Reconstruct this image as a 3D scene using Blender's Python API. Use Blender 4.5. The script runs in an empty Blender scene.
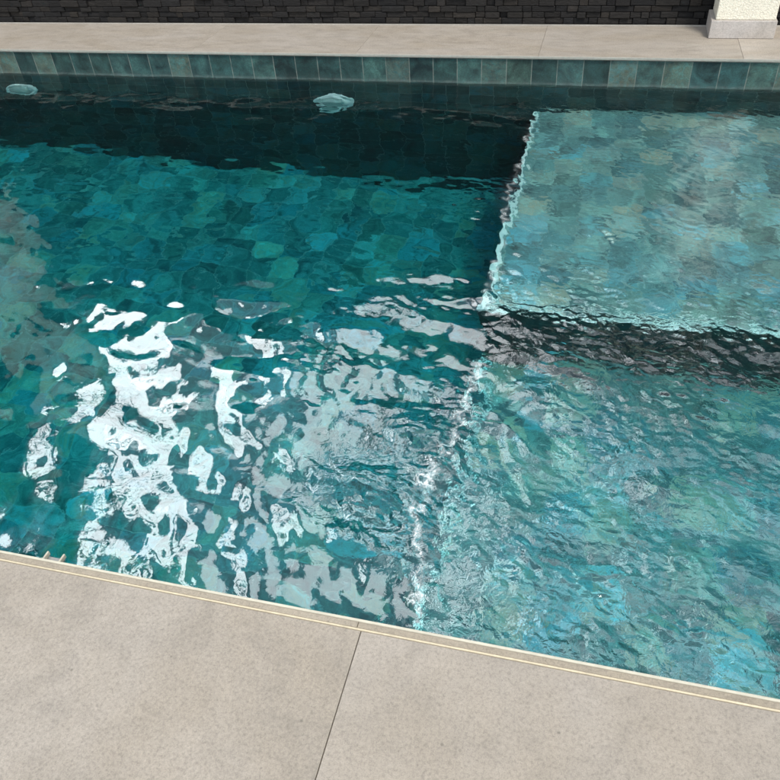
import bpy, bmesh, math, random
import numpy as np
from mathutils import Vector, Matrix

random.seed(7)
rng = np.random.default_rng(11)
sc = bpy.context.scene
col = sc.collection
R = math.radians

# ------------------------------------------------------------------ layout (metres, water level z = 0)
DECK = 0.18            # top of the paving above the water
XL, XR = -6.30, 1.76   # pool ends
YN, YF = 0.885, 4.968  # pool walls, near and far
LIPN, LIPF = 0.9035, 4.948
DEEP, MID, TOP = -1.62, -0.92, -0.41
XS, YS = -0.385, 2.80  # left edge of both platforms, front edge of the upper one
WALLF = 5.64           # core of the stone wall
WALLH = 2.80

# ------------------------------------------------------------------ helpers
def link(o, parent=None):
    col.objects.link(o)
    if parent is not None:
        o.parent = parent
        o.matrix_parent_inverse = Matrix.Translation(-parent.location)
    return o

def tag(o, label=None, cat=None, group=None, kind=None):
    if label: o['label'] = label
    if cat: o['category'] = cat
    if group: o['group'] = group
    if kind: o['kind'] = kind
    return o

def empty(name, loc, label=None, cat=None, group=None):
    o = bpy.data.objects.new(name, None)
    o.empty_display_size = 0.2
    o.location = loc
    link(o)
    return tag(o, label, cat, group)

def box_uv(me):
    uvl = me.uv_layers.new(name='UVMap')
    for p in me.polygons:
        n = p.normal
        ax = max(range(3), key=lambda i: abs(n[i]))
        for li in p.loop_indices:
            v = me.vertices[me.loops[li].vertex_index].co
            if ax == 2: uv = (v.x, v.y)
            elif ax == 1: uv = (v.x, v.z)
            else: uv = (v.y, v.z)
            uvl.data[li].uv = uv

def mesh_obj(name, bm, mat, parent=None, smooth=False, uv=True):
    me = bpy.data.meshes.new(name)
    bm.normal_update()
    bm.to_mesh(me); bm.free()
    if uv: box_uv(me)
    if smooth:
        for p in me.polygons: p.use_smooth = True
    me.materials.append(mat)
    o = bpy.data.objects.new(name, me)
    return link(o, parent)

def add_box(bm, x0, x1, y0, y1, z0, z1, bev=0.0, seg=1, tilt=None):
    b = bmesh.new()
    bmesh.ops.create_cube(b, size=1)
    for v in b.verts:
        v.co = Vector(((x0+x1)/2 + v.co.x*(x1-x0), (y0+y1)/2 + v.co.y*(y1-y0), (z0+z1)/2 + v.co.z*(z1-z0)))
    if bev > 0:
        bmesh.ops.bevel(b, geom=list(b.edges), offset=bev, segments=seg, affect='EDGES', profile=0.5)
    if tilt:
        for v in b.verts: tilt(v)
    me = bpy.data.meshes.new('tmp'); b.to_mesh(me); b.free()
    bm.from_mesh(me); bpy.data.meshes.remove(me)

def quad(bm, pts):
    bm.faces.new([bm.verts.new(p) for p in pts])

def lathe(bm, prof, origin, axis='y', n=40):
    """prof: list of (radius, along) ; axis -y means the profile grows towards the viewer."""
    rings = []
    for r, a in prof:
        ring = []
        for i in range(n):
            t = 2*math.pi*i/n
            ring.append(bm.verts.new((origin[0]+r*math.cos(t), origin[1]-a, origin[2]+r*math.sin(t))))
        rings.append(ring)
    for a, b in zip(rings, rings[1:]):
        for i in range(n):
            bm.faces.new((a[i], a[(i+1) % n], b[(i+1) % n], b[i]))
    bm.faces.new(rings[-1])

class NT:
    """small node helper"""
    def __init__(self, name):
        self.m = bpy.data.materials.new(name)
        self.m.use_nodes = True
        self.t = self.m.node_tree
        self.t.nodes.clear()
        self.out = self.t.nodes.new('ShaderNodeOutputMaterial')
    def n(self, typ, ins=None, **kw):
        nd = self.t.nodes.new(typ)
        for k, v in kw.items(): setattr(nd, k, v)
        for k, v in (ins or {}).items():
            s = nd.inputs[k]
            if isinstance(v, bpy.types.NodeSocket): self.t.links.new(v, s)
            else: s.default_value = v
        return nd
    def math(self, op, a, b=0.0, c=0.0, clamp=False):
        return self.n('ShaderNodeMath', {0: a, 1: b, 2: c}, operation=op, use_clamp=clamp).outputs[0]
    def vmath(self, op, a, b=(0, 0, 0)):
        return self.n('ShaderNodeVectorMath', {0: a, 1: b}, operation=op).outputs[0]
    def mix(self, f, a, b, blend='MIX'):
        nd = self.n('ShaderNodeMix', data_type='RGBA', blend_type=blend)
        for k, v in ((0, f), (6, a), (7, b)):
            s = nd.inputs[k]
            if isinstance(v, bpy.types.NodeSocket): self.t.links.new(v, s)
            else: s.default_value = v if k == 0 else (*v, 1) if len(v) == 3 else v
        return nd.outputs[2]
    def ramp(self, f, stops, interp='LINEAR'):
        nd = self.n('ShaderNodeValToRGB', {0: f})
        cr = nd.color_ramp; cr.interpolation = interp
        while len(cr.elements) < len(stops): cr.elements.new(0.5)
        for e, (p, c) in zip(cr.elements, stops):
            e.position = p
            e.color = (c, c, c, 1) if isinstance(c, (int, float)) else (*c, 1)
        return nd.outputs[0]
    def noise(self, vec, scale, detail=4, rough=0.55, dist=0.0, dim='3D', w=None):
        nd = self.n('ShaderNodeTexNoise', {'Vector': vec, 'Scale': scale, 'Detail': detail, 'Roughness': rough, 'Distortion': dist}, noise_dimensions=dim)
        if w is not None: self.t.links.new(w, nd.inputs['W'])
        return nd
    def surface(self, s): self.t.links.new(s, self.out.inputs['Surface'])
    def volume(self, s): self.t.links.new(s, self.out.inputs['Volume'])

def principled(t, base, rough=0.5, normal=None, spec=0.5, metallic=0.0):
    ins = {'Base Color': base if isinstance(base, bpy.types.NodeSocket) else (*base, 1), 'Roughness': rough, 'Metallic': metallic, 'Specular IOR Level': spec}
    if normal is not None: ins['Normal'] = normal
    return t.n('ShaderNodeBsdfPrincipled', ins).outputs[0]

# ------------------------------------------------------------------ materials
def slate_tile(name, size=0.16, ox=0.0, oy=0.0, grout=0.011, grout_col=(0.30, 0.34, 0.31), bright=1.0, scale_line=False, rust_amt=0.7, tint=(1, 1, 1), var=1.0):
    t = NT(name)
    uv = t.n('ShaderNodeTexCoord').outputs['UV']
    s = t.vmath('ADD', uv, (ox, oy, 0))
    # old hand-set joints wander a little
    wob = t.noise(uv, 3.0, 2).outputs['Color']
    s = t.vmath('ADD', s, t.vmath('MULTIPLY', t.vmath('SUBTRACT', wob, (0.5, 0.5, 0.5)), (0.004, 0.004, 0)))
    s = t.vmath('DIVIDE', s, (size, size, 1))
    cell = t.vmath('FLOOR', s)
    fr = t.vmath('FRACTION', s)
    wn = t.n('ShaderNodeTexWhiteNoise', {'Vector': cell}, noise_dimensions='3D')
    rnd, rcol = wn.outputs['Value'], wn.outputs['Color']
    sep = t.n('ShaderNodeSeparateColor', {0: rcol})
    r2, r3 = sep.outputs[1], sep.outputs[2]
    w = t.math('MULTIPLY', rnd, 37.0)
    cloud = t.noise(uv, 9.0, 6, 0.62, 0.9, '4D', w).outputs[0]
    vein = t.noise(uv, 22.0, 8, 0.68, 1.6, '4D', w).outputs[0]
    fine = t.noise(uv, 120.0, 4, 0.6).outputs[0]
    base = t.ramp(rnd, [(0.0, (0.022, 0.058, 0.068)), (0.14, (0.055, 0.155, 0.160)), (0.30, (0.034, 0.100, 0.125)),
                        (0.44, (0.085, 0.200, 0.190)), (0.56, (0.040, 0.105, 0.105)), (0.68, (0.085, 0.125, 0.092)), (0.80, (0.060, 0.175, 0.185)), (0.90, (0.030, 0.075, 0.090)), (1.0, (0.055, 0.190, 0.225))])
    dark = t.mix(0.78, base, (0.016, 0.036, 0.042))
    light = t.mix(0.42, base, (0.16, 0.33, 0.31))
    c = t.mix(t.ramp(cloud, [(0.36, 0.0), (0.64, 1.0)]), dark, light)
    c = t.mix(t.ramp(vein, [(0.46, 0.0), (0.5, 0.55), (0.55, 0.0)]), c, (0.04, 0.075, 0.075))
    rust = t.math('MULTIPLY', t.ramp(r2, [(0.55, 0.0), (0.9, rust_amt)]), t.ramp(vein, [(0.42, 1.0), (0.62, 0.0)]))
    c = t.mix(rust, c, (0.15, 0.12, 0.075))
    blue = t.math('MULTIPLY', t.ramp(r3, [(0.62, 0.0), (0.95, 0.35 if scale_line else 0.8)]), t.ramp(cloud, [(0.4, 0.0), (0.62, 1.0)]))
    c = t.mix(blue, c, (0.05, 0.21, 0.27))
    c = t.mix(0.35, c, t.ramp(fine, [(0.35, 0.35), (0.7, 1.35)]), 'MULTIPLY')
    val = t.ramp(r2, [(0.0, 1-0.5*var), (0.5, 1.0), (1.0, 1+0.65*var)])
    c = t.mix(1.0, c, val, 'MULTIPLY')
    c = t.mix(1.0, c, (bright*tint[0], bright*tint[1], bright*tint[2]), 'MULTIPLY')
    xyz = t.n('ShaderNodeSeparateXYZ', {0: fr})
    dx = t.math('MINIMUM', xyz.outputs[0], t.math('SUBTRACT', 1.0, xyz.outputs[0]))
    dy = t.math('MINIMUM', xyz.outputs[1], t.math('SUBTRACT', 1.0, xyz.outputs[1]))
    d = dx if scale_line else t.math('MINIMUM', dx, dy)
    g = t.ramp(d, [(grout*0.9, 1.0), (grout*1.9, 0.0)])
    gw = t.ramp(t.noise(uv, 14.0, 3).outputs[0], [(0.35, 0.35), (0.6, 1.0)])
    g = t.math('MULTIPLY', g, gw)
    c = t.mix(g, c, grout_col)
    if scale_line:   # lime deposit just above the water
        zz = t.n('ShaderNodeSeparateXYZ', {0: uv}).outputs[1]
        zz = t.math('ADD', zz, t.math('MULTIPLY', t.math('SUBTRACT', cloud, 0.5), 0.02))
        lm = t.ramp(zz, [(0.0, 0.3), (0.010, 0.4), (0.018, 0.08), (0.05, 0.0)])
        c = t.mix(t.math('MULTIPLY', lm, t.ramp(vein, [(0.35, 0.25), (0.6, 1.0)])), c, (0.20, 0.24, 0.22))
    hgt = t.math('ADD', t.math('MULTIPLY', vein, 0.5), t.math('MULTIPLY', g, -0.6))
    hgt = t.math('ADD', hgt, t.math('MULTIPLY', fine, 0.15))
    b = t.n('ShaderNodeBump', {'Height': hgt, 'Strength': 0.35, 'Distance': 0.004}).outputs[0]
    t.surface(principled(t, c, t.ramp(vein, [(0.3, 0.32), (0.7, 0.6)]), b, 0.4))
    return t.m

def porcelain(name, base, streak=False, dark=1.0):
    t = NT(name)
    uv = t.n('ShaderNodeTexCoord').outputs['UV']
    isl = t.n('ShaderNodeNewGeometry').outputs['Random Per Island']
    off = t.n('ShaderNodeCombineXYZ', {0: t.math('MULTIPLY', isl, 31.0), 1: t.math('MULTIPLY', isl, 17.0), 2: t.math('MULTIPLY', isl, 5.0)}).outputs[0]
    p = t.vmath('ADD', uv, off)
    ps = t.vmath('MULTIPLY', p, (1.0, 2.6, 1.0)) if streak else p
    big = t.noise(ps, 1.7, 5, 0.6, 0.6).outputs[0]
    mid = t.noise(ps, 9.0, 7, 0.65, 0.5).outputs[0]
    grain = t.noise(p, 130.0, 6, 0.75, 0.3).outputs[0]
    sand = t.noise(p, 420.0, 3, 0.6).outputs[0]
    b = np.array(base)
    c = t.mix(t.ramp(big, [(0.32, 0.0), (0.68, 1.0)]), tuple(b*0.90*np.array((1.02, 1.0, 0.96))), tuple(b*1.07*np.array((0.985, 1.0, 1.03))))
    c = t.mix(0.85, c, t.ramp(mid, [(0.3, 0.80), (0.5, 1.0), (0.72, 1.12)]), 'MULTIPLY')
    c = t.mix(0.9, c, t.ramp(grain, [(0.28, 0.62), (0.5, 1.0), (0.75, 1.22)]), 'MULTIPLY')
    c = t.mix(0.8, c, t.ramp(sand, [(0.3, 0.82), (0.7, 1.16)]), 'MULTIPLY')
    # scattered pits and specks, thicker in some patches
    vor = t.n('ShaderNodeTexVoronoi', {'Vector': p, 'Scale': 70.0, 'Randomness': 1.0})
    spk = t.ramp(vor.outputs['Distance'], [(0.10, 1.0), (0.19, 0.0)])
    sel = t.n('ShaderNodeSeparateColor', {0: vor.outputs['Color']}).outputs[0]
    spk = t.math('MULTIPLY', spk, t.ramp(sel, [(0.60, 0.0), (0.9, 0.5)]))
    spk = t.math('MULTIPLY', spk, t.ramp(t.noise(p, 3.1, 3).outputs[0], [(0.38, 0.05), (0.65, 1.0)]))
    c = t.mix(spk, c, tuple(b*0.42))
    hair = t.noise(t.vmath('MULTIPLY', p, (1.0, 0.22, 1.0)), 34.0, 6, 0.7, 2.2).outputs[0]
    hr = t.math('MULTIPLY', t.ramp(hair, [(0.475, 0.0), (0.5, 0.5), (0.525, 0.0)]), t.ramp(t.noise(p, 4.3, 4).outputs[0], [(0.48, 0.0), (0.68, 0.8)]))
    c = t.mix(hr, c, tuple(b*0.62))
    pit = t.n('ShaderNodeTexVoronoi', {'Vector': p, 'Scale': 26.0, 'Randomness': 1.0})
    pm = t.math('MULTIPLY', t.ramp(pit.outputs['Distance'], [(0.06, 1.0), (0.11, 0.0)]), t.ramp(t.n('ShaderNodeSeparateColor', {0: pit.outputs['Color']}).outputs[1], [(0.72, 0.0), (0.9, 0.7)]))
    c = t.mix(pm, c, tuple(b*0.45))
    tint = t.ramp(isl, [(0.0, 0.96), (1.0, 1.04)])
    c = t.mix(1.0, c, tint, 'MULTIPLY')
    hgt = t.math('ADD', t.math('MULTIPLY', grain, 0.7), t.math('MULTIPLY', mid, 0.3))
    bm_ = t.n('ShaderNodeBump', {'Height': hgt, 'Strength': 0.22, 'Distance': 0.003}).outputs[0]
    t.surface(principled(t, c, t.ramp(mid, [(0.3, 0.5), (0.7, 0.68)]), bm_, 0.35))
    return t.m

def plain(name, base, rough=0.5, noise=0.12, scale=40.0, bump=0.15, spec=0.5):
    t = NT(name)
    p = t.n('ShaderNodeTexCoord').outputs['Object']
    a = t.noise(p, scale, 5, 0.6).outputs[0]
    b2 = t.noise(p, scale*0.12, 4, 0.6).outputs[0]
    c = t.mix(1.0, base, t.ramp(a, [(0.3, 1-noise), (0.7, 1+noise)]), 'MULTIPLY')
    c = t.mix(1.0, c, t.ramp(b2, [(0.3, 1-noise*0.8), (0.7, 1+noise*0.8)]), 'MULTIPLY')
    b = t.n('ShaderNodeBump', {'Height': a, 'Strength': bump, 'Distance': 0.004}).outputs[0]
    t.surface(principled(t, c, rough, b, spec))
    return t.m

def stucco():
    t = NT('cream_render')
    p = t.n('ShaderNodeTexCoord').outputs['Object']
    v = t.n('ShaderNodeTexVoronoi', {'Vector': p, 'Scale': 120.0}, feature='SMOOTH_F1').outputs['Distance']
    a = t.noise(p, 160.0, 4, 0.7).outputs[0]
    h = t.math('ADD', t.math('MULTIPLY', v, -0.8), a)
    big = t.noise(p, 2.2, 4).outputs[0]
    c = t.mix(t.ramp(big, [(0.3, 0.0), (0.7, 1.0)]), (0.86, 0.81, 0.66), (0.90, 0.86, 0.72))
    c = t.mix(0.6, c, t.ramp(h, [(-0.2, 0.78), (0.25, 1.05)]), 'MULTIPLY')
    b = t.n('ShaderNodeBump', {'Height': h, 'Strength': 0.55, 'Distance': 0.006}).outputs[0]
    t.surface(principled(t, c, 0.9, b, 0.2))
    return t.m

def ledge_stone():
    t = NT('dark_ledge_stone')
    p = t.n('ShaderNodeTexCoord').outputs['Object']
    isl = t.n('ShaderNodeNewGeometry').outputs['Random Per Island']
    ps = t.vmath('MULTIPLY', p, (1.0, 1.0, 3.0))
    a = t.noise(ps, 26.0, 7, 0.68, 0.6).outputs[0]
    f = t.noise(p, 190.0, 4, 0.7).outputs[0]
    c = t.ramp(isl, [(0.0, (0.006, 0.006, 0.0065)), (0.3, (0.016, 0.0145, 0.013)), (0.55, (0.009, 0.009, 0.0095)), (0.8, (0.026, 0.022, 0.018)), (1.0, (0.012, 0.012, 0.0125))])
    c = t.mix(0.85, c, t.ramp(a, [(0.28, 0.45), (0.5, 0.95), (0.74, 1.75)]), 'MULTIPLY')
    c = t.mix(0.5, c, t.ramp(f, [(0.3, 0.6), (0.75, 1.5)]), 'MULTIPLY')
    h = t.math('ADD', a, t.math('MULTIPLY', f, 0.3))
    b = t.n('ShaderNodeBump', {'Height': h, 'Strength': 0.8, 'Distance': 0.01}).outputs[0]
    t.surface(principled(t, c, 0.72, b, 0.35))
    return t.m

def leaf_mat(name, a, b):
    t = NT(name)
    isl = t.n('ShaderNodeNewGeometry').outputs['Random Per Island']
    c = t.ramp(isl, [(0.0, a), (1.0, b)])
    t.surface(principled(t, c, 0.55, None, 0.3))
    return t.m

def water_mat():
    t = NT('rippled_water')
    p = t.n('ShaderNodeTexCoord').outputs['Object']
    turb = t.n('ShaderNodeAttribute', attribute_name='turb').outputs['Fac']
    foam = t.n('ShaderNodeAttribute', attribute_name='foam').outputs['Fac']
    n1 = t.noise(p, 26.0, 3, 0.55, 0.8).outputs[0]
    n2 = t.noise(p, 70.0, 2, 0.5, 0.4).outputs[0]
    h = t.math('ADD', n1, t.math('MULTIPLY', n2, 0.35))
    h = t.math('MULTIPLY', h, t.math('ADD', t.math('MULTIPLY', t.math('POWER', turb, 2.5), 0.0036), 0.0002))
    b = t.n('ShaderNodeBump', {'Height': h, 'Strength': 1.0, 'Distance': 1.0}).outputs[0]
    fr = t.n('ShaderNodeFresnel', {'IOR': 1.333, 'Normal': b}).outputs[0]
    fac = t.math('ADD', fr, t.math('MULTIPLY', t.math('SUBTRACT', 1.0, t.math('MULTIPLY', fr, 6.0), clamp=True), 0.034), clamp=True)
    refr = t.n('ShaderNodeBsdfRefraction', {'Color': (1, 1, 1, 1), 'IOR': 1.333, 'Roughness': 0.0, 'Normal': b}).outputs[0]
    glos = t.n('ShaderNodeBsdfAnisotropic', {'Color': (1, 1, 1, 1), 'Roughness': 0.0, 'Normal': b}).outputs[0]
    s = t.n('ShaderNodeMixShader', {0: fac, 1: refr, 2: glos}).outputs[0]
    # fine air bubbles stirred up by the jets
    fn = t.noise(p, 55.0, 6, 0.7, 1.2).outputs[0]
    fcl = t.noise(p, 5.0, 4, 0.6, 0.8).outputs[0]
    ff = t.math('MULTIPLY', foam, t.ramp(fn, [(0.36, 0.15), (0.66, 1.0)]))
    ff = t.math('MULTIPLY', ff, t.ramp(fcl, [(0.32, 0.45), (0.66, 1.0)]), clamp=True)
    froth = t.n('ShaderNodeAttribute', attribute_name='froth').outputs['Fac']
    fb = t.noise(p, 85.0, 3, 0.6, 1.5).outputs[0]
    ff = t.math('MAXIMUM', ff, t.math('MULTIPLY', froth, t.ramp(fb, [(0.40, 0.0), (0.58, 1.0)])))
    dif = t.n('ShaderNodeBsdfDiffuse', {'Color': (0.80, 0.86, 0.85, 1), 'Normal': b}).outputs[0]
    s = t.n('ShaderNodeMixShader', {0: ff, 1: s, 2: dif}).outputs[0]
    t.surface(s)
    vol = t.n('ShaderNodeVolumeAbsorption', {'Color': (0.24, 0.930, 0.960, 1), 'Density': 1.0}).outputs[0]
    t.volume(vol)
    return t.m

M = dict(
    tile=slate_tile('slate_pool_tile', 0.16, 0.03, 0.05, 0.010, (0.26, 0.36, 0.34), bright=1.8, tint=(0.9, 1.02, 1.0), var=0.8),
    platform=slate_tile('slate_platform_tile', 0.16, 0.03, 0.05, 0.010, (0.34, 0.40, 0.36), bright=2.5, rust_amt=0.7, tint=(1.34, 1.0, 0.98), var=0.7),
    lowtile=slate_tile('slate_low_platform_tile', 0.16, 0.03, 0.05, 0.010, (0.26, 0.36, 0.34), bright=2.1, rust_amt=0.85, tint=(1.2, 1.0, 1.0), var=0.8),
    shaded_walltile=slate_tile('shaded_slate_tile', 0.16, 0.03, 0.05, 0.010, (0.11, 0.17, 0.165), bright=0.36, tint=(0.6, 1.0, 1.1)),  # pool tile darkened: underwater shade of upright faces put into its colour
    waterline=slate_tile('slate_waterline_tile', 0.16, 0.112, 0.0, 0.011, (0.20, 0.22, 0.19), bright=0.68, scale_line=True, rust_amt=0.55, tint=(0.95, 1.0, 0.92)),
    deck=porcelain('beige_porcelain', (0.270, 0.237, 0.195)),
    coping=porcelain('grey_beige_porcelain', (0.41, 0.366, 0.308), streak=True),
    plinth=porcelain('grey_porcelain', (0.50, 0.465, 0.43)),
    strip=porcelain('tan_edge_tile', (0.285, 0.245, 0.186)),
    grout=plain('cream_grout', (0.50, 0.43, 0.30), 0.8, 0.12, 60),
    joint=plain('dark_joint', (0.15, 0.125, 0.10), 0.9, 0.15, 60),
    nosing=plain('cream_nosing', (0.46, 0.43, 0.34), 0.6, 0.1, 40),
    farnose=plain('pale_nosing', (0.38, 0.37, 0.32), 0.6, 0.1, 40),
    bead=plain('grey_sealant', (0.36, 0.34, 0.30), 0.8, 0.12, 60),
    trim=plain('pale_edge_profile', (0.95, 0.92, 0.87), 0.4, 0.05, 30),
    stone=ledge_stone(),
    core=plain('dark_mortar', (0.02, 0.02, 0.02), 0.9),
    cap=plain('grey_cap_stone', (0.30, 0.29, 0.27), 0.8, 0.12, 20),
    stucco=stucco(),
    white=plain('white_plastic', (0.94, 0.94, 0.92), 0.35, 0.03, 30, 0.03),
    lens=plain('frosted_lens', (0.56, 0.62, 0.60), 0.25, 0.05, 30, 0.03),
    grey=plain('grey_metal', (0.22, 0.22, 0.21), 0.45, 0.1, 50),
    soil=plain('garden_ground', (0.13, 0.11, 0.075), 0.95, 0.3, 3.0),
    bark=plain('grey_bark', (0.17, 0.16, 0.145), 0.9, 0.35, 14, 0.8),
    palmbark=plain('palm_bark', (0.34, 0.32, 0.29), 0.9, 0.25, 10, 0.6),
    leaf=leaf_mat('dark_leaves', (0.012, 0.030, 0.014), (0.032, 0.064, 0.026)),
    water=water_mat(),
)

# ------------------------------------------------------------------ ground and paving (the setting)
def frame_sheet(bm, X0, X1, Y0, Y1, x0, x1, y0, y1, z):
    for (a, b, c, d) in ((X0, X1, Y0, y0), (X0, X1, y1, Y1), (X0, x0, y0, y1), (x1, X1, y0, y1)):
        quad(bm, [(a, c, z), (b, c, z), (b, d, z), (a, d, z)])

bm = bmesh.new()
frame_sheet(bm, -400, 400, -400, 400, XL-0.3, XR+0.3, YN-0.3, YF+0.3, 0.10)
g = mesh_obj('ground', bm, M['soil']); tag(g, kind='structure')

JX = -0.3955
def slab_xs(a, b, w=1.2):
    k0 = math.floor((a-JX)/w); xs = []
    k = k0
    while JX + k*w < b:
        xs.append((max(a, JX+k*w), min(b, JX+(k+1)*w))); k += 1
    return xs

GAP = 0.0009
STRIP0, STRIP1 = 0.8785, 0.8955      # narrow edge tile along the near lip
# near deck and the two ends: individual slabs with open joints over a dark bed
bm = bmesh.new()
for (x0, x1) in slab_xs(-9.995, 7.0):
    for j in range(6):
        y1 = 0.8732 - 1.2*j
        add_box(bm, x0+GAP, x1-GAP, y1-1.2+GAP, y1-(0.0 if j == 0 else GAP), DECK-0.02, DECK, 0.0011, 1)
for (a, b) in ((-10.0, XL-0.02), (XR+0.02, 7.0)):
    for (x0, x1) in slab_xs(a, b):
        if x1-x0 < 0.05: continue
        for j in range(5):
            y0 = 0.8732 + 1.2*j; y1 = min(y0+1.2, WALLF-0.0525)
            if y1-y0 < 0.05: continue
            add_box(bm, x0+GAP, x1-GAP, y0+GAP, y1-GAP, DECK-0.02, DECK, 0.0011, 1)
d = mesh_obj('pool_deck', bm, M['deck']); tag(d, kind='structure')
bm = bmesh.new()
frame_sheet(bm, -10, 7, -6.4, 5.9, XL-0.03, XR+0.03, YN-0.015, YF+0.015, DECK-0.012)
d = mesh_obj('deck_bed', bm, M['joint']); tag(d, kind='structure')

# near edge: cream bead, narrow tan tile, pale nosing
bm = bmesh.new()
add_box(bm, XL, XR, 0.8738, STRIP0, DECK-0.02, DECK+0.0012, 0.0008, 1)
o = mesh_obj('grout_bead', bm, M['grout']); tag(o, kind='structure')
bm = bmesh.new()
for (x0, x1) in slab_xs(XL, XR):
    add_box(bm, x0+0.0005-0.012, x1-0.0005-0.012, STRIP0+0.0006, STRIP1-0.0006, DECK-0.03, DECK, 0.001, 1)
o = mesh_obj('edge_coping', bm, M['strip']); tag(o, kind='structure')
bm = bmesh.new()
add_box(bm, XL, XR, STRIP1, LIPN, DECK-0.030, DECK+0.0012, 0.003, 3)
o = mesh_obj('edge_nosing', bm, M['nosing']); tag(o, kind='structure')

# far coping
bm = bmesh.new()
for (x0, x1) in slab_xs(XL, XR):
    add_box(bm, x0+0.0007, x1-0.0007, LIPF+0.007, WALLF-0.0525, DECK-0.02, DECK, 0.0011, 1)
o = mesh_obj('far_coping', bm, M['coping']); tag(o, kind='structure')
bm = bmesh.new()
add_box(bm, XL, XR, LIPF, LIPF+0.0065, DECK-0.014, DECK+0.001, 0.002, 2)
o = mesh_obj('coping_nosing', bm, M['farnose']); tag(o, kind='structure')
bm = bmesh.new()
add_box(bm, XL-3, XR+3, WALLF-0.052, WALLF-0.036, DECK-0.01, DECK+0.006, 0.003, 2)
o = mesh_obj('sealant_bead', bm, M['bead']); tag(o, kind='structure')

# ------------------------------------------------------------------ swimming pool
pool = empty('swimming_pool', (-2.3, 2.9, DEEP), 'swimming pool lined in mottled teal slate tiles with two sunken platforms on the right', 'pool')
bm = bmesh.new(); add_box(bm, XL-0.2, XR+0.2, YN-0.2, YF+0.2, DEEP-0.2, DEEP)
mesh_obj('pool_floor', bm, M['tile'], pool)
WT = -0.035   # the waterline course reaches just below the surface
bm = bmesh.new(); add_box(bm, XL-0.2, XR+0.2, YF, YF+0.2, DEEP, WT); mesh_obj('side_wall', bm, M['shaded_walltile'], pool)
bm = bmesh.new(); add_box(bm, XL-0.2, XR+0.2, YN-0.2, YN, DEEP, WT); mesh_obj('side_wall', bm, M['shaded_walltile'], pool)
bm = bmesh.new(); add_box(bm, XL-0.2, XL, YN, YF, DEEP, WT); mesh_obj('end_wall', bm, M['shaded_walltile'], pool)
bm = bmesh.new(); add_box(bm, XR, XR+0.2, YN, YF, DEEP, WT); mesh_obj('end_wall', bm, M['shaded_walltile'], pool)
ZT = DECK-0.0215
def course(x0, x1, y0, y1):
    bm = bmesh.new(); add_box(bm, x0, x1, y0, y1, WT, ZT)
    return mesh_obj('waterline_course', bm, M['waterline'], pool)
course(XL-0.19, XR+0.19, YF-0.0025, YF+0.19)
course(XL-0.19, XR+0.19, YN-0.19, YN+0.0025)
course(XL-0.19, XL+0.0025, YN+0.003, YF-0.003)
course(XR-0.0025, XR+0.19, YN+0.003, YF-0.003)
# platforms: the upper one against the far wall, the lower one against the near wall
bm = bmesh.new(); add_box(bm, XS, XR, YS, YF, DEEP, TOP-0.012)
up = mesh_obj('upper_platform', bm, M['shaded_walltile'], pool)
bm = bmesh.new(); add_box(bm, XS-0.002, XR, YS-0.002, YF, TOP-0.0115, TOP); mesh_obj('tread', bm, M['platform'], up)
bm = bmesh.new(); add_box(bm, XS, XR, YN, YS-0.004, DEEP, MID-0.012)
lo = mesh_obj('lower_platform', bm, M['shaded_walltile'], pool)
bm = bmesh.new(); add_box(bm, XS-0.002, XR, YN, YS-0.004, MID-0.0115, MID); mesh_obj('tread', bm, M['lowtile'], lo)
def trim(parent, pts_h):
    bm = bmesh.new()
    for (x0, x1, y0, y1, z1) in pts_h:
        add_box(bm, x0, x1, y0, y1, z1-0.022, z1+0.003, 0.002, 1)
    return mesh_obj('edge_trim', bm, M['trim'], parent)
trim(up, [(XS-0.006, XS+0.019, YS-0.006, YF-0.005, TOP), (XS+0.0195, XR-0.005, YS-0.006, YS+0.022, TOP)])
trim(lo, [(XS-0.006, XS+0.012, YN+0.005, YS-0.03, MID)])

# ------------------------------------------------------------------ underwater lights on the far wall
def pool_light(x, z, label):
    r = empty('pool_light', (x, YF, z), label, 'light', 'round lights on the far pool wall')
    o = (x, YF, z)
    bm = bmesh.new()
    lathe(bm, [(0.142, -0.02), (0.142, 0.010), (0.137, 0.022), (0.122, 0.030), (0.104, 0.030), (0.100, 0.018)], o)
    mesh_obj('trim_ring', bm, M['white'], r, smooth=True)
    bm = bmesh.new()
    lathe(bm, [(0.101, 0.012), (0.096, 0.022), (0.082, 0.033), (0.056, 0.041), (0.03, 0.045), (0.012, 0.046)], o)
    mesh_obj('lens', bm, M['lens'], r, smooth=True)
    for k in range(4):
        a = R(45+90*k)
        bm = bmesh.new()
        lathe(bm, [(0.006, 0.02), (0.006, 0.031), (0.004, 0.033)], (x+0.125*math.cos(a), YF, z+0.125*math.sin(a)), n=12)
        mesh_obj('screw', bm, M['grey'], r, smooth=True)
pool_light(-4.32, -0.395, 'round white underwater light on the far wall, at the left edge of the photo')
pool_light(-1.79, -0.410, 'round white underwater light on the far wall, nearer the shallow platform, rippled by the water')

# small bracket under the near lip
br = empty('wall_bracket', (-1.288, LIPN, 0.13), 'small grey bracket with two pale tabs poking out from under the near pool edge', 'bracket')
bm = bmesh.new(); add_box(bm, -1.312, -1.262, YN+0.003, 0.945, 0.118, 0.124, 0.001); mesh_obj('plate', bm, M['grey'], br)
for s in (-1.316, -1.266):
    bm = bmesh.new(); add_box(bm, s, s+0.006, YN+0.003, 0.952, 0.125, 0.139, 0.0015); mesh_obj('tab', bm, M['nosing'], br)

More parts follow.
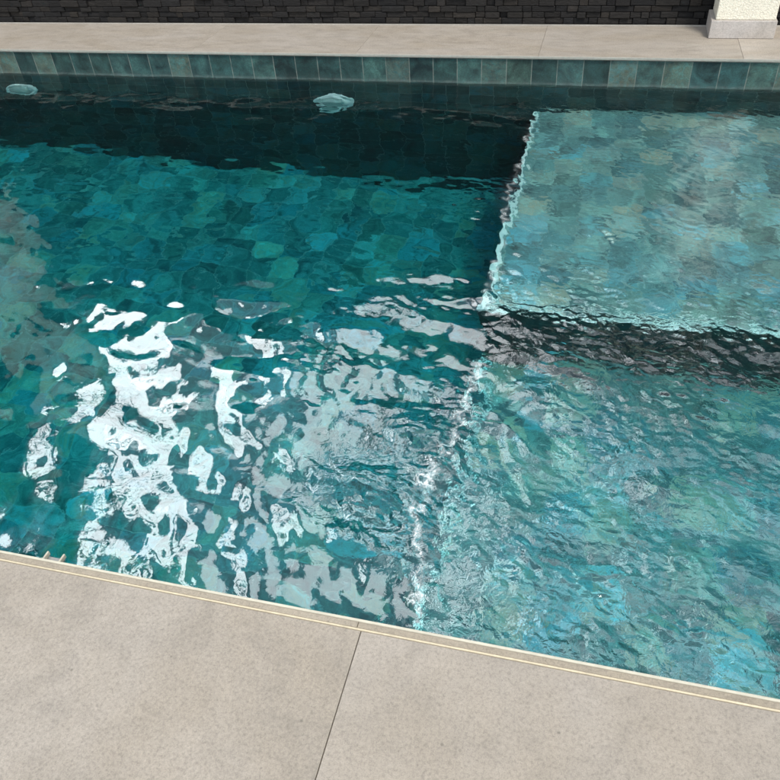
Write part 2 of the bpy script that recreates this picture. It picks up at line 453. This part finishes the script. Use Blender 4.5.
# ------------------------------------------------------------------ stone wall
sw = empty('stone_wall', (-1.5, WALLF, DECK), 'dark stacked ledge stone wall behind the far edge of the pool', 'wall')
bm = bmesh.new(); add_box(bm, -11.0, 6.0, WALLF, WALLF+0.22, 0.0, WALLH); mesh_obj('core', bm, M['core'], sw)
bm = bmesh.new()
z = DECK + 0.001
rows = 0
while z < WALLH-0.02:
    hh = random.choice((0.034, 0.038, 0.040, 0.043, 0.046))
    hh = min(hh, WALLH-0.002-z)
    x = -11.0 + random.uniform(-0.3, 0)
    while x < 6.0:
        w = random.uniform(0.05, 0.17)
        pr = random.uniform(0.008, 0.030)
        x0, x1 = max(x, -11.0), min(x+w, 6.0)
        if x1-x0 > 0.03:
            j = [random.uniform(-0.004, 0.004) for _ in range(4)]
            def tl(v, x0=x0, x1=x1, j=j, z=z):
                if v.co.y < WALLF-0.004:
                    v.co.y += j[0] + (j[1] if v.co.x > (x0+x1)/2 else j[2]) + (j[3] if v.co.z > z+0.02 else 0)
                    v.co.y = max(v.co.y, WALLF-0.0345); 
            add_box(bm, x0+0.0012, x1-0.0012, WALLF-pr, WALLF+0.0, z+0.001, z+hh-0.001, 0.0035 if x0 > -5.5 and z < 0.7 else 0.0, 1, tl)
        x += w
    z += hh
mesh_obj('cladding', bm, M['stone'], sw, uv=False)
bm = bmesh.new(); add_box(bm, -11.05, 6.05, WALLF-0.05, WALLF+0.27, WALLH+0.001, WALLH+0.05, 0.006, 2); mesh_obj('cap', bm, M['cap'], sw)

# ------------------------------------------------------------------ pillars
def pillar(x0, x1, y0, y1, h, label):
    r = empty('pillar', ((x0+x1)/2, (y0+y1)/2, DECK), label, 'pillar', 'cream rendered pillars along the stone wall')
    bm = bmesh.new()
    def lump(v): pass
    add_box(bm, x0-0.024, x1+0.010, y0-0.018, y1, DECK+0.001, DECK+0.104, 0.003, 2)
    mesh_obj('plinth', bm, M['plinth'], r)
    bm = bmesh.new(); add_box(bm, x0, x1, y0, y1, DECK+0.1045, h, 0.006, 3)
    mesh_obj('shaft', bm, M['stucco'], r)
    bm = bmesh.new(); add_box(bm, x0-0.05, x1+0.05, y0-0.05, y1-0.001, h+0.001, h+0.07, 0.01, 2)
    mesh_obj('capital', bm, M['cap'], r)
    return r
pillar(0.652, 1.000, 5.352, 5.588, 3.0, 'cream rendered pillar on a grey plinth, at the right end of the dark stone wall')
pillar(-6.25, -5.55, 5.352, 5.588, 4.2, 'tall cream pillar mirrored as a grey streak in the water along the left side')

# ------------------------------------------------------------------ trees beyond the wall (they fill the left of the reflection)
def limb(bm, a, b, r0, r1, n=8):
    a, b = Vector(a), Vector(b)
    d = (b-a).normalized(); u = d.orthogonal().normalized(); w = d.cross(u)
    A = [bm.verts.new(a + (u*math.cos(2*math.pi*i/n)+w*math.sin(2*math.pi*i/n))*r0) for i in range(n)]
    B = [bm.verts.new(b + (u*math.cos(2*math.pi*i/n)+w*math.sin(2*math.pi*i/n))*r1) for i in range(n)]
    for i in range(n): bm.faces.new((A[i], A[(i+1) % n], B[(i+1) % n], B[i]))
    bm.faces.new(B); bm.faces.new(A[::-1])

def tree(x, y, h, rad, label, seed, n_leaves=20000):
    rnd = random.Random(seed)
    r = empty('tree', (x, y, 0.10), label, 'tree', 'trees beyond the stone wall')
    bm = bmesh.new()
    pts = [Vector((x, y, 0.05))]
    for i in range(6):
        pts.append(pts[-1] + Vector((rnd.uniform(-.15, .15), rnd.uniform(-.15, .15), h*0.55/6)))
    for i in range(6): limb(bm, pts[i], pts[i+1], 0.2*(1-i*0.09), 0.2*(1-(i+1)*0.09), 10)
    tips = []
    for k in range(11):
        st = pts[2+k % 5]; a = rnd.uniform(0, 2*math.pi); e = rnd.uniform(0.25, 1.1)
        dv = Vector((math.cos(a)*math.cos(e), math.sin(a)*math.cos(e), math.sin(e)))
        L = rad*rnd.uniform(0.6, 1.0)
        p1 = st + dv*L*0.55 + Vector((0, 0, 0.1)); p2 = p1 + (dv+Vector((rnd.uniform(-.4, .4), rnd.uniform(-.4, .4), .4))).normalized()*L*0.55
        limb(bm, st, p1, 0.085, 0.05, 7); limb(bm, p1, p2, 0.05, 0.018, 6)
        tips += [p1, p2]
    mesh_obj('trunk', bm, M['bark'], r, smooth=True, uv=False)
    clumps = []
    for k in range(80):
        u = Vector((rnd.gauss(0, 1), rnd.gauss(0, 1), rnd.gauss(0, 1))).normalized()*rnd.uniform(0.35, 1.0)
        clumps.append((Vector((x+u.x*rad, y+u.y*rad, h*0.66+u.z*h*0.34)), rad*rnd.uniform(0.16, 0.34)))
    clumps += [(t_, rad*0.25) for t_ in tips]
    vs, fs = [], []
    for i in range(n_leaves):
        c, cr = rnd.choice(clumps)
        p = c + Vector((rnd.gauss(0, .55), rnd.gauss(0, .55), rnd.gauss(0, .45)))*cr
        d1 = Vector((rnd.gauss(0, 1), rnd.gauss(0, 1), rnd.gauss(0, .6))).normalized()
        d2 = d1.cross(Vector((rnd.gauss(0, 1), rnd.gauss(0, 1), rnd.gauss(0, 1)))).normalized()
        L = rnd.uniform(0.11, 0.22); W_ = L*0.45
        b = len(vs)
        vs += [p-d1*L, p+d2*W_, p+d1*L, p-d2*W_]; fs.append((b, b+1, b+2, b+3))
    me = bpy.data.meshes.new('crown'); me.from_pydata([tuple(v) for v in vs], [], fs); me.materials.append(M['leaf'])
    link(bpy.data.objects.new('crown', me), r)
tree(-10.8, 6.8, 10.8, 2.5, 'tall leafy tree behind the wall, mirrored dark at the left of the water', 3, 24000)
tree(-12.2, 5.2, 10.5, 3.0, 'broad leafy tree past the left end of the pool, mirrored in the near water', 5, 24000)
tree(1.6, 8.0, 5.6, 2.3, 'low spreading tree added unseen behind the wall and the right pillar to darken the reflection', 8, 14000)  # added out of view so the water at right mirrors something dark

def palm(pts, label, seed):
    rnd = random.Random(seed)
    r = empty('palm_tree', pts[0], label, 'tree', 'trees beyond the stone wall')
    P = [Vector(p) for p in pts]
    def cr(t):      # Catmull-Rom through the points
        k = min(int(t), len(P)-2); u = t-k
        p0, p1, p2, p3 = P[max(k-1, 0)], P[k], P[k+1], P[min(k+2, len(P)-1)]
        return 0.5*((2*p1)+(p2-p0)*u+(2*p0-5*p1+4*p2-p3)*u*u+(3*p1-p0-3*p2+p3)*u**3)
    bm = bmesh.new(); N = 60; n = 14; rings = []
    for i in range(N+1):
        t = i/N*(len(P)-1)*0.9999
        c = cr(t); d = (cr(min(t+0.02, len(P)-1.0001))-cr(max(t-0.02, 0))).normalized()
        u = d.orthogonal().normalized(); w_ = d.cross(u)
        rad = (0.20-0.07*i/N)*(1.0+(0.07 if i % 2 else -0.03))
        rings.append([bm.verts.new(c+(u*math.cos(2*math.pi*j/n)+w_*math.sin(2*math.pi*j/n))*rad) for j in range(n)])
    for A, B in zip(rings, rings[1:]):
        for j in range(n): bm.faces.new((A[j], A[(j+1) % n], B[(j+1) % n], B[j]))
    mesh_obj('trunk', bm, M['palmbark'], r, smooth=True, uv=False)
    top = P[-1]; vs, fs = [], []
    for k in range(20):
        a = k*2.399+rnd.uniform(-.2, .2); e = rnd.uniform(-0.1, 0.9); L = rnd.uniform(1.7, 2.4)
        h = Vector((math.cos(a), math.sin(a), 0)); pos = top.copy(); side = Vector((-h.y, h.x, 0))
        for i in range(30):
            ee = e-1.7*(i/30)**1.4
            d = h*math.cos(ee)+Vector((0, 0, math.sin(ee))); pos = pos+d*(L/30)
            ll = 0.55*math.sin(math.pi*(0.12+0.85*i/30))
            for sgn in (-1, 1):
                tip = pos+(side*sgn+d*0.5+Vector((0, 0, -0.35))).normalized()*ll
                b = len(vs); vs += [pos-d*0.018, pos+d*0.018, tip]; fs.append((b, b+1, b+2))
            b = len(vs); vs += [pos-d*L/60-side*0.012, pos-d*L/60+side*0.012, pos+d*L/60+side*0.012, pos+d*L/60-side*0.012]; fs.append((b, b+1, b+2, b+3))
    me = bpy.data.meshes.new('crown'); me.from_pydata([tuple(v) for v in vs], [], fs); me.materials.append(M['leaf'])
    link(bpy.data.objects.new('crown', me), r)
palm([(-6.5, 8.1, 0.05), (-6.6, 7.9, 2.2), (-6.95, 7.45, 4.4), (-7.5, 6.9, 6.2), (-8.4, 6.0, 8.0), (-9.6, 5.1, 9.4)],
     'leaning palm behind the wall, mirrored as a curved grey band at left', 21)

# ------------------------------------------------------------------ water
def build_water():
    dx = 0.0075
    x0, x1, y0, y1 = XL-0.02, XR+0.02, YN-0.02, YF+0.02
    NX = int((x1-x0)/dx)+1; NY = int((y1-y0)/dx)+1
    X = np.linspace(x0, x1, NX); Y = np.linspace(y0, y1, NY)
    GX, GY = np.meshgrid(X, Y, indexing='xy')          # shape NY, NX
    FX, FY = 1152, 640
    kx = np.fft.fftfreq(FX, dx)*2*np.pi; ky = np.fft.fftfreq(FY, dx)*2*np.pi
    KX, KY = np.meshgrid(kx, ky, indexing='xy'); K = np.hypot(KX, KY)+1e-9
    def band(l0, l1, dirang=None, spread=1.0):
        k0, k1 = 2*np.pi/l1, 2*np.pi/l0
        A = np.exp(-((np.log(K)-0.5*(np.log(k0)+np.log(k1)))/(0.5*(np.log(k1)-np.log(k0))))**2)/K**1.2
        if dirang is not None:
            th = np.arctan2(KY, KX)
            A = A*(0.15+np.abs(np.cos(th-dirang))**(2*spread))
        H = np.fft.fft2(rng.standard_normal((FY, FX)))*A
        h = np.fft.ifft2(H).real
        sx = np.fft.ifft2(1j*KX*H).real; sy = np.fft.ifft2(1j*KY*H).real
        s = np.sqrt((sx**2+sy**2).mean())
        dxx = np.fft.ifft2(1j*KX/K*H).real; dyy = np.fft.ifft2(1j*KY/K*H).real
        f = lambda a: (a/s)[:NY, :NX]
        return f(h), f(dxx), f(dyy)
    def sm(a, e0, e1):
        t = np.clip((a-e0)/(e1-e0), 0, 1); return t*t*(3-2*t)
    # where the jets stir the water
    wob, _, _ = band(0.5, 1.4); wob = wob/np.abs(wob).std()
    wx = GX + 0.12*wob
    right = sm(wx, -0.75, -0.25)
    near = 1-sm(GY+0.1*wob, 2.25, 2.95)
    midl = sm(wx, -1.45, -0.75)*near
    nearl = sm(wx, -2.3, -1.5)*near
    turb = np.clip(right*(0.95-0.30*sm(GY, 2.5, 3.2)) + 0.40*midl*(1-right) + 0.05*nearl, 0, 1)
    # the strongest churn is where the lower platform meets the step
    front = np.exp(-((GY-2.62)/0.28)**2)*sm(GX, -0.6, 0.1)
    Lb = band(0.40, 1.0, 0.4, 1); Mb = band(0.14, 0.34, 1.3, 1); M2 = band(0.10, 0.22)
    Sb = band(0.045, 0.09, 0.9, 0.5); S2 = band(0.022, 0.045, 1.2, 0.7)
    pat, _, _ = band(0.35, 0.9); pat = np.clip(0.95+0.26*pat/pat.std(), 0.5, 1.6)
    lamp = np.exp(-((GX+1.6)/0.22)**2-((GY-4.55)/0.3)**2)
    ridge = np.exp(-((GX-(XS+0.05)+0.02*wob)/0.05)**2)*(1-sm(GY, 2.2, 2.5))
    aL = 0.020+0.010*turb+0.016*nearl
    onp = sm(wx, -0.48, -0.25)
    aM = 0.026+0.026*nearl+(0.046-0.022*onp)*turb
    aM2 = 0.016+0.006*nearl+(0.046-0.018*onp)*turb+0.03*lamp
    aS = 0.015-0.006*nearl*(1-midl)+0.05*lamp+0.07*ridge+((0.080+0.014*onp)*turb+0.02*front)*pat
    aS2 = 0.008-0.006*nearl*(1-midl)+0.08*ridge+((0.060+0.080*onp)*turb**1.5+0.06*front)*pat
    h = np.zeros_like(GX); ox = np.zeros_like(GX); oy = np.zeros_like(GX)
    for (b, a, c) in ((Lb, aL, .5), (Mb, aM, .8), (M2, aM2, .8), (Sb, aS, .8), (S2, aS2, .6)):
        h += b[0]*a; ox += b[1]*a*c; oy += b[2]*a*c
    # rings from the jets
    for (cx, cy, lam, sl, rad) in ((0.02, 1.72, 0.085, 0.085, 0.55), (0.72, 3.72, 0.075, 0.07, 0.7), (0.75, 1.55, 0.10, 0.07, 0.6)):
        rr = np.hypot(GX-cx, GY-cy)+0.03*wob
        h += sl*lam/(2*np.pi)*np.sin(2*np.pi*rr/lam)*np.exp(-(rr/rad)**2)*sm(rr, 0.03, 0.12)
    edge = np.minimum.reduce([GX-x0, x1-GX, GY-y0, y1-GY])
    e = sm(edge, 0.0, 0.08)
    h *= (0.35+0.65*e); ox *= e; oy *= e
    # air bubbles
    dupper = np.where(GY > YS, 1.0, 0.0)*0 + sm(GY, YS-0.12, YS-0.02)
    fr_ = sm(GX+0.03*wob, XS+0.0, XS+0.12)
    foam = fr_*(0.062*dupper*(1-sm(GY, 4.3, 4.6))*(0.6+0.8*sm(GX, 0.0, 0.9)) + 0.012*(1-sm(GY, 2.1, 2.4)))
    # froth where the current breaks over the platform edges (surface above the edge, as seen)
    def froth(d, w): return np.exp(-(d/w)**2)
    rag = 0.012*Sb[0]/Sb[0].std() + 0.008*M2[0]/M2[0].std() + 0.012*wob
    lev = np.clip(0.55+0.5*M2[0]/M2[0].std(), 0.0, 1.0)
    el = froth(GX-(XS+0.028)+0.6*rag, 0.009)*sm(GY, 2.42, 2.55)*(1-sm(GY, 4.25, 4.5))*(0.06+0.36*lev)
    el2 = froth(GX-(XS+0.055)+rag, 0.011)*(1-sm(GY, 2.0, 2.2))*(0.20+0.60*lev)
    frothv = np.clip(el+el2, 0, 0.95)
    foam = np.clip(foam, 0, 0.85)
    co = np.stack([GX+ox, GY+oy, h], -1).reshape(-1, 3)
    nv = NX*NY
    idx = np.arange(nv).reshape(NY, NX)
    quads = np.stack([idx[:-1, :-1], idx[:-1, 1:], idx[1:, 1:], idx[1:, :-1]], -1).reshape(-1, 4)
    # skirt and bottom make it a closed body
    ring = np.concatenate([idx[0, :], idx[1:, -1], idx[-1, -2::-1], idx[-2:0:-1, 0]])
    low = co[ring].copy(); low[:, 2] = DEEP-0.02
    lowi = nv+np.arange(len(ring))
    co = np.vstack([co, low])
    rn = np.roll(ring, -1); ln = np.roll(lowi, -1)
    side = np.stack([ring, lowi, ln, rn], -1)
    me = bpy.data.meshes.new('water')
    nq = len(quads)+len(side)
    loops = np.concatenate([quads.ravel(), side.ravel(), lowi[::-1]])
    starts = np.concatenate([np.arange(nq)*4, [nq*4]])
    tot = np.concatenate([np.full(nq, 4), [len(lowi)]])
    me.vertices.add(len(co)); me.vertices.foreach_set('co', co.astype(np.float32).ravel())
    me.loops.add(len(loops)); me.loops.foreach_set('vertex_index', loops.astype(np.int32))
    me.polygons.add(len(starts)); me.polygons.foreach_set('loop_start', starts.astype(np.int32)); me.polygons.foreach_set('loop_total', tot.astype(np.int32))
    smf = np.zeros(len(starts), bool); smf[:len(quads)] = True
    me.polygons.foreach_set('use_smooth', smf)
    for nm, arr in (('turb', turb), ('foam', foam), ('froth', frothv)):
        at = me.attributes.new(nm, 'FLOAT', 'POINT')
        v = np.zeros(len(co), np.float32); v[:nv] = arr.ravel()
        at.data.foreach_set('value', v)
    me.update(calc_edges=True); me.validate()
    me.materials.append(M['water'])
    o = bpy.data.objects.new('water', me); link(o); tag(o, kind='structure')
build_water()

# ------------------------------------------------------------------ daylight
SUN_EL, SUN_AZ = 58.0, 146.0        # azimuth clockwise from +Y : behind the camera, to the right
w = bpy.data.worlds.new('World'); sc.world = w; w.use_nodes = True
nt = w.node_tree; nt.nodes.clear()
def wn(typ, ins=None, **kw):
    nd = nt.nodes.new(typ)
    for k, v in kw.items(): setattr(nd, k, v)
    for k, v in (ins or {}).items():
        if isinstance(v, bpy.types.NodeSocket): nt.links.new(v, nd.inputs[k])
        else: nd.inputs[k].default_value = v
    return nd
sky = wn('ShaderNodeTexSky', sky_type='NISHITA')
sky.sun_disc = False; sky.sun_elevation = R(SUN_EL); sky.sun_rotation = R(SUN_AZ); sky.altitude = 50; sky.dust_density = 2.0
b_sky = wn('ShaderNodeBackground', {'Color': sky.outputs[0], 'Strength': 0.07})
tc = wn('ShaderNodeTexCoord')
def dirv(el, az): return (math.cos(R(el))*math.sin(R(az)), math.cos(R(el))*math.cos(R(az)), math.sin(R(el)))
sepd = wn('ShaderNodeSeparateXYZ', {0: tc.outputs['Generated']})
def wm(op, a, b=0.0, c=0.0): return wn('ShaderNodeMath', {0: a, 1: b, 2: c}, operation=op).outputs[0]
az = wm('MULTIPLY', wm('ARCTAN2', sepd.outputs[0], sepd.outputs[1]), 57.2958)
el = wm('MULTIPLY', wm('ARCSINE', sepd.outputs[2]), 57.2958)
nz = wn('ShaderNodeTexNoise', {'Vector': tc.outputs['Generated'], 'Scale': 5.0, 'Detail': 8, 'Roughness': 0.6, 'Distortion': 0.4})
nsep = wn('ShaderNodeSeparateColor', {0: nz.outputs['Color']})
azw = wm('MULTIPLY_ADD', wm('SUBTRACT', nsep.outputs[0], 0.5), 16.0, wm('MULTIPLY_ADD', wm('SUBTRACT', el, 38.0), 0.5, az))
elw = wm('MULTIPLY_ADD', wm('SUBTRACT', nsep.outputs[1], 0.5), 22.0, el)
def step(v, e0, e1): return wn('ShaderNodeMapRange', {0: v, 1: e0, 2: e1, 3: 0.0, 4: 1.0}, interpolation_type='SMOOTHSTEP').outputs[0]
def patch(a0, a1, e0, e1, s):
    m = wm('MULTIPLY', step(azw, a0-s, a0+s), step(azw, a1+s, a1-s))
    return wm('MULTIPLY', m, wm('MULTIPLY', step(elw, e0-s, e0+s), step(elw, e1+s, e1-s)))
# torn bright clouds: a brilliant one far left, a duller bank right of it, thin veil elsewhere
l1 = patch(-47.0, -36.5, 20, 58, 0.3)
nz2 = wn('ShaderNodeTexNoise', {'Vector': tc.outputs['Generated'], 'Scale': 13.0, 'Detail': 4, 'Roughness': 0.55, 'Distortion': 1.0})
l1 = wm('MULTIPLY', l1, step(nz2.outputs[0], 0.415, 0.435))
l2 = patch(-24, -4, 20, 62, 0.5)
l3 = patch(-40, -10, 20, 35.5, 0.5)
l4 = patch(4, 55, 50, 75, 1.0)
veil = wn('ShaderNodeMapRange', {0: nz.outputs[0], 1: 0.3, 2: 0.7, 3: 0.25, 4: 0.45})
st = wm('MULTIPLY_ADD', l1, 7.6, veil.outputs[0])
st = wm('MULTIPLY_ADD', l2, 3.8, st)
st = wm('MULTIPLY_ADD', l3, 3.0, st)
st = wm('MULTIPLY_ADD', l4, 1.4, st)
b_cl = wn('ShaderNodeBackground', {'Color': (0.94, 0.985, 1.0, 1), 'Strength': st})
addn = wn('ShaderNodeAddShader', {0: b_sky.outputs[0], 1: b_cl.outputs[0]})
wo = wn('ShaderNodeOutputWorld', {'Surface': addn.outputs[0]})
w.cycles.sampling_method = 'MANUAL'; w.cycles.sample_map_resolution = 512

sl = bpy.data.lights.new('sun', 'SUN'); sl.energy = 1.5; sl.angle = R(14); sl.color = (1.0, 0.95, 0.87)
so = bpy.data.objects.new('sun', sl); col.objects.link(so)
so.rotation_euler = Vector(dirv(SUN_EL, SUN_AZ)).to_track_quat('Z', 'Y').to_euler()
so.location = (0, 0, 20)

# ------------------------------------------------------------------ camera
yaw, pitch, roll = R(-17.41454), R(41.13639), R(-4.92796)
fwd = Vector((math.sin(yaw)*math.cos(pitch), math.cos(yaw)*math.cos(pitch), -math.sin(pitch)))
right = Vector((math.cos(yaw), -math.sin(yaw), 0)); up_ = right.cross(fwd)
r2 = right*math.cos(roll) + up_*math.sin(roll); u2 = -right*math.sin(roll) + up_*math.cos(roll)
cam = bpy.data.cameras.new('camera'); cam.sensor_width = 36; cam.lens = 746.76/780*36; cam.clip_start = 0.05; cam.clip_end = 2000
co = bpy.data.objects.new('camera', cam); col.objects.link(co)
m = Matrix(((r2.x, u2.x, -fwd.x, 0), (r2.y, u2.y, -fwd.y, 0), (r2.z, u2.z, -fwd.z, 1.75), (0, 0, 0, 1)))
co.matrix_world = m
sc.camera = co

# ------------------------------------------------------------------ render settings
sc.view_settings.view_transform = 'Standard'; sc.view_settings.look = 'None'
sc.view_settings.exposure = 0.72; sc.view_settings.gamma = 1.0; sc.view_settings.use_curve_mapping = False
sc.render.engine = 'CYCLES'
cy = sc.cycles
cy.use_denoising = True; cy.denoiser = 'OPENIMAGEDENOISE'
cy.max_bounces = 14; cy.transmission_bounces = 10; cy.diffuse_bounces = 4; cy.glossy_bounces = 5
cy.caustics_reflective = True; cy.caustics_refractive = True; cy.blur_glossy = 0.3
cy.sample_clamp_indirect = 12.0; cy.use_adaptive_sampling = False
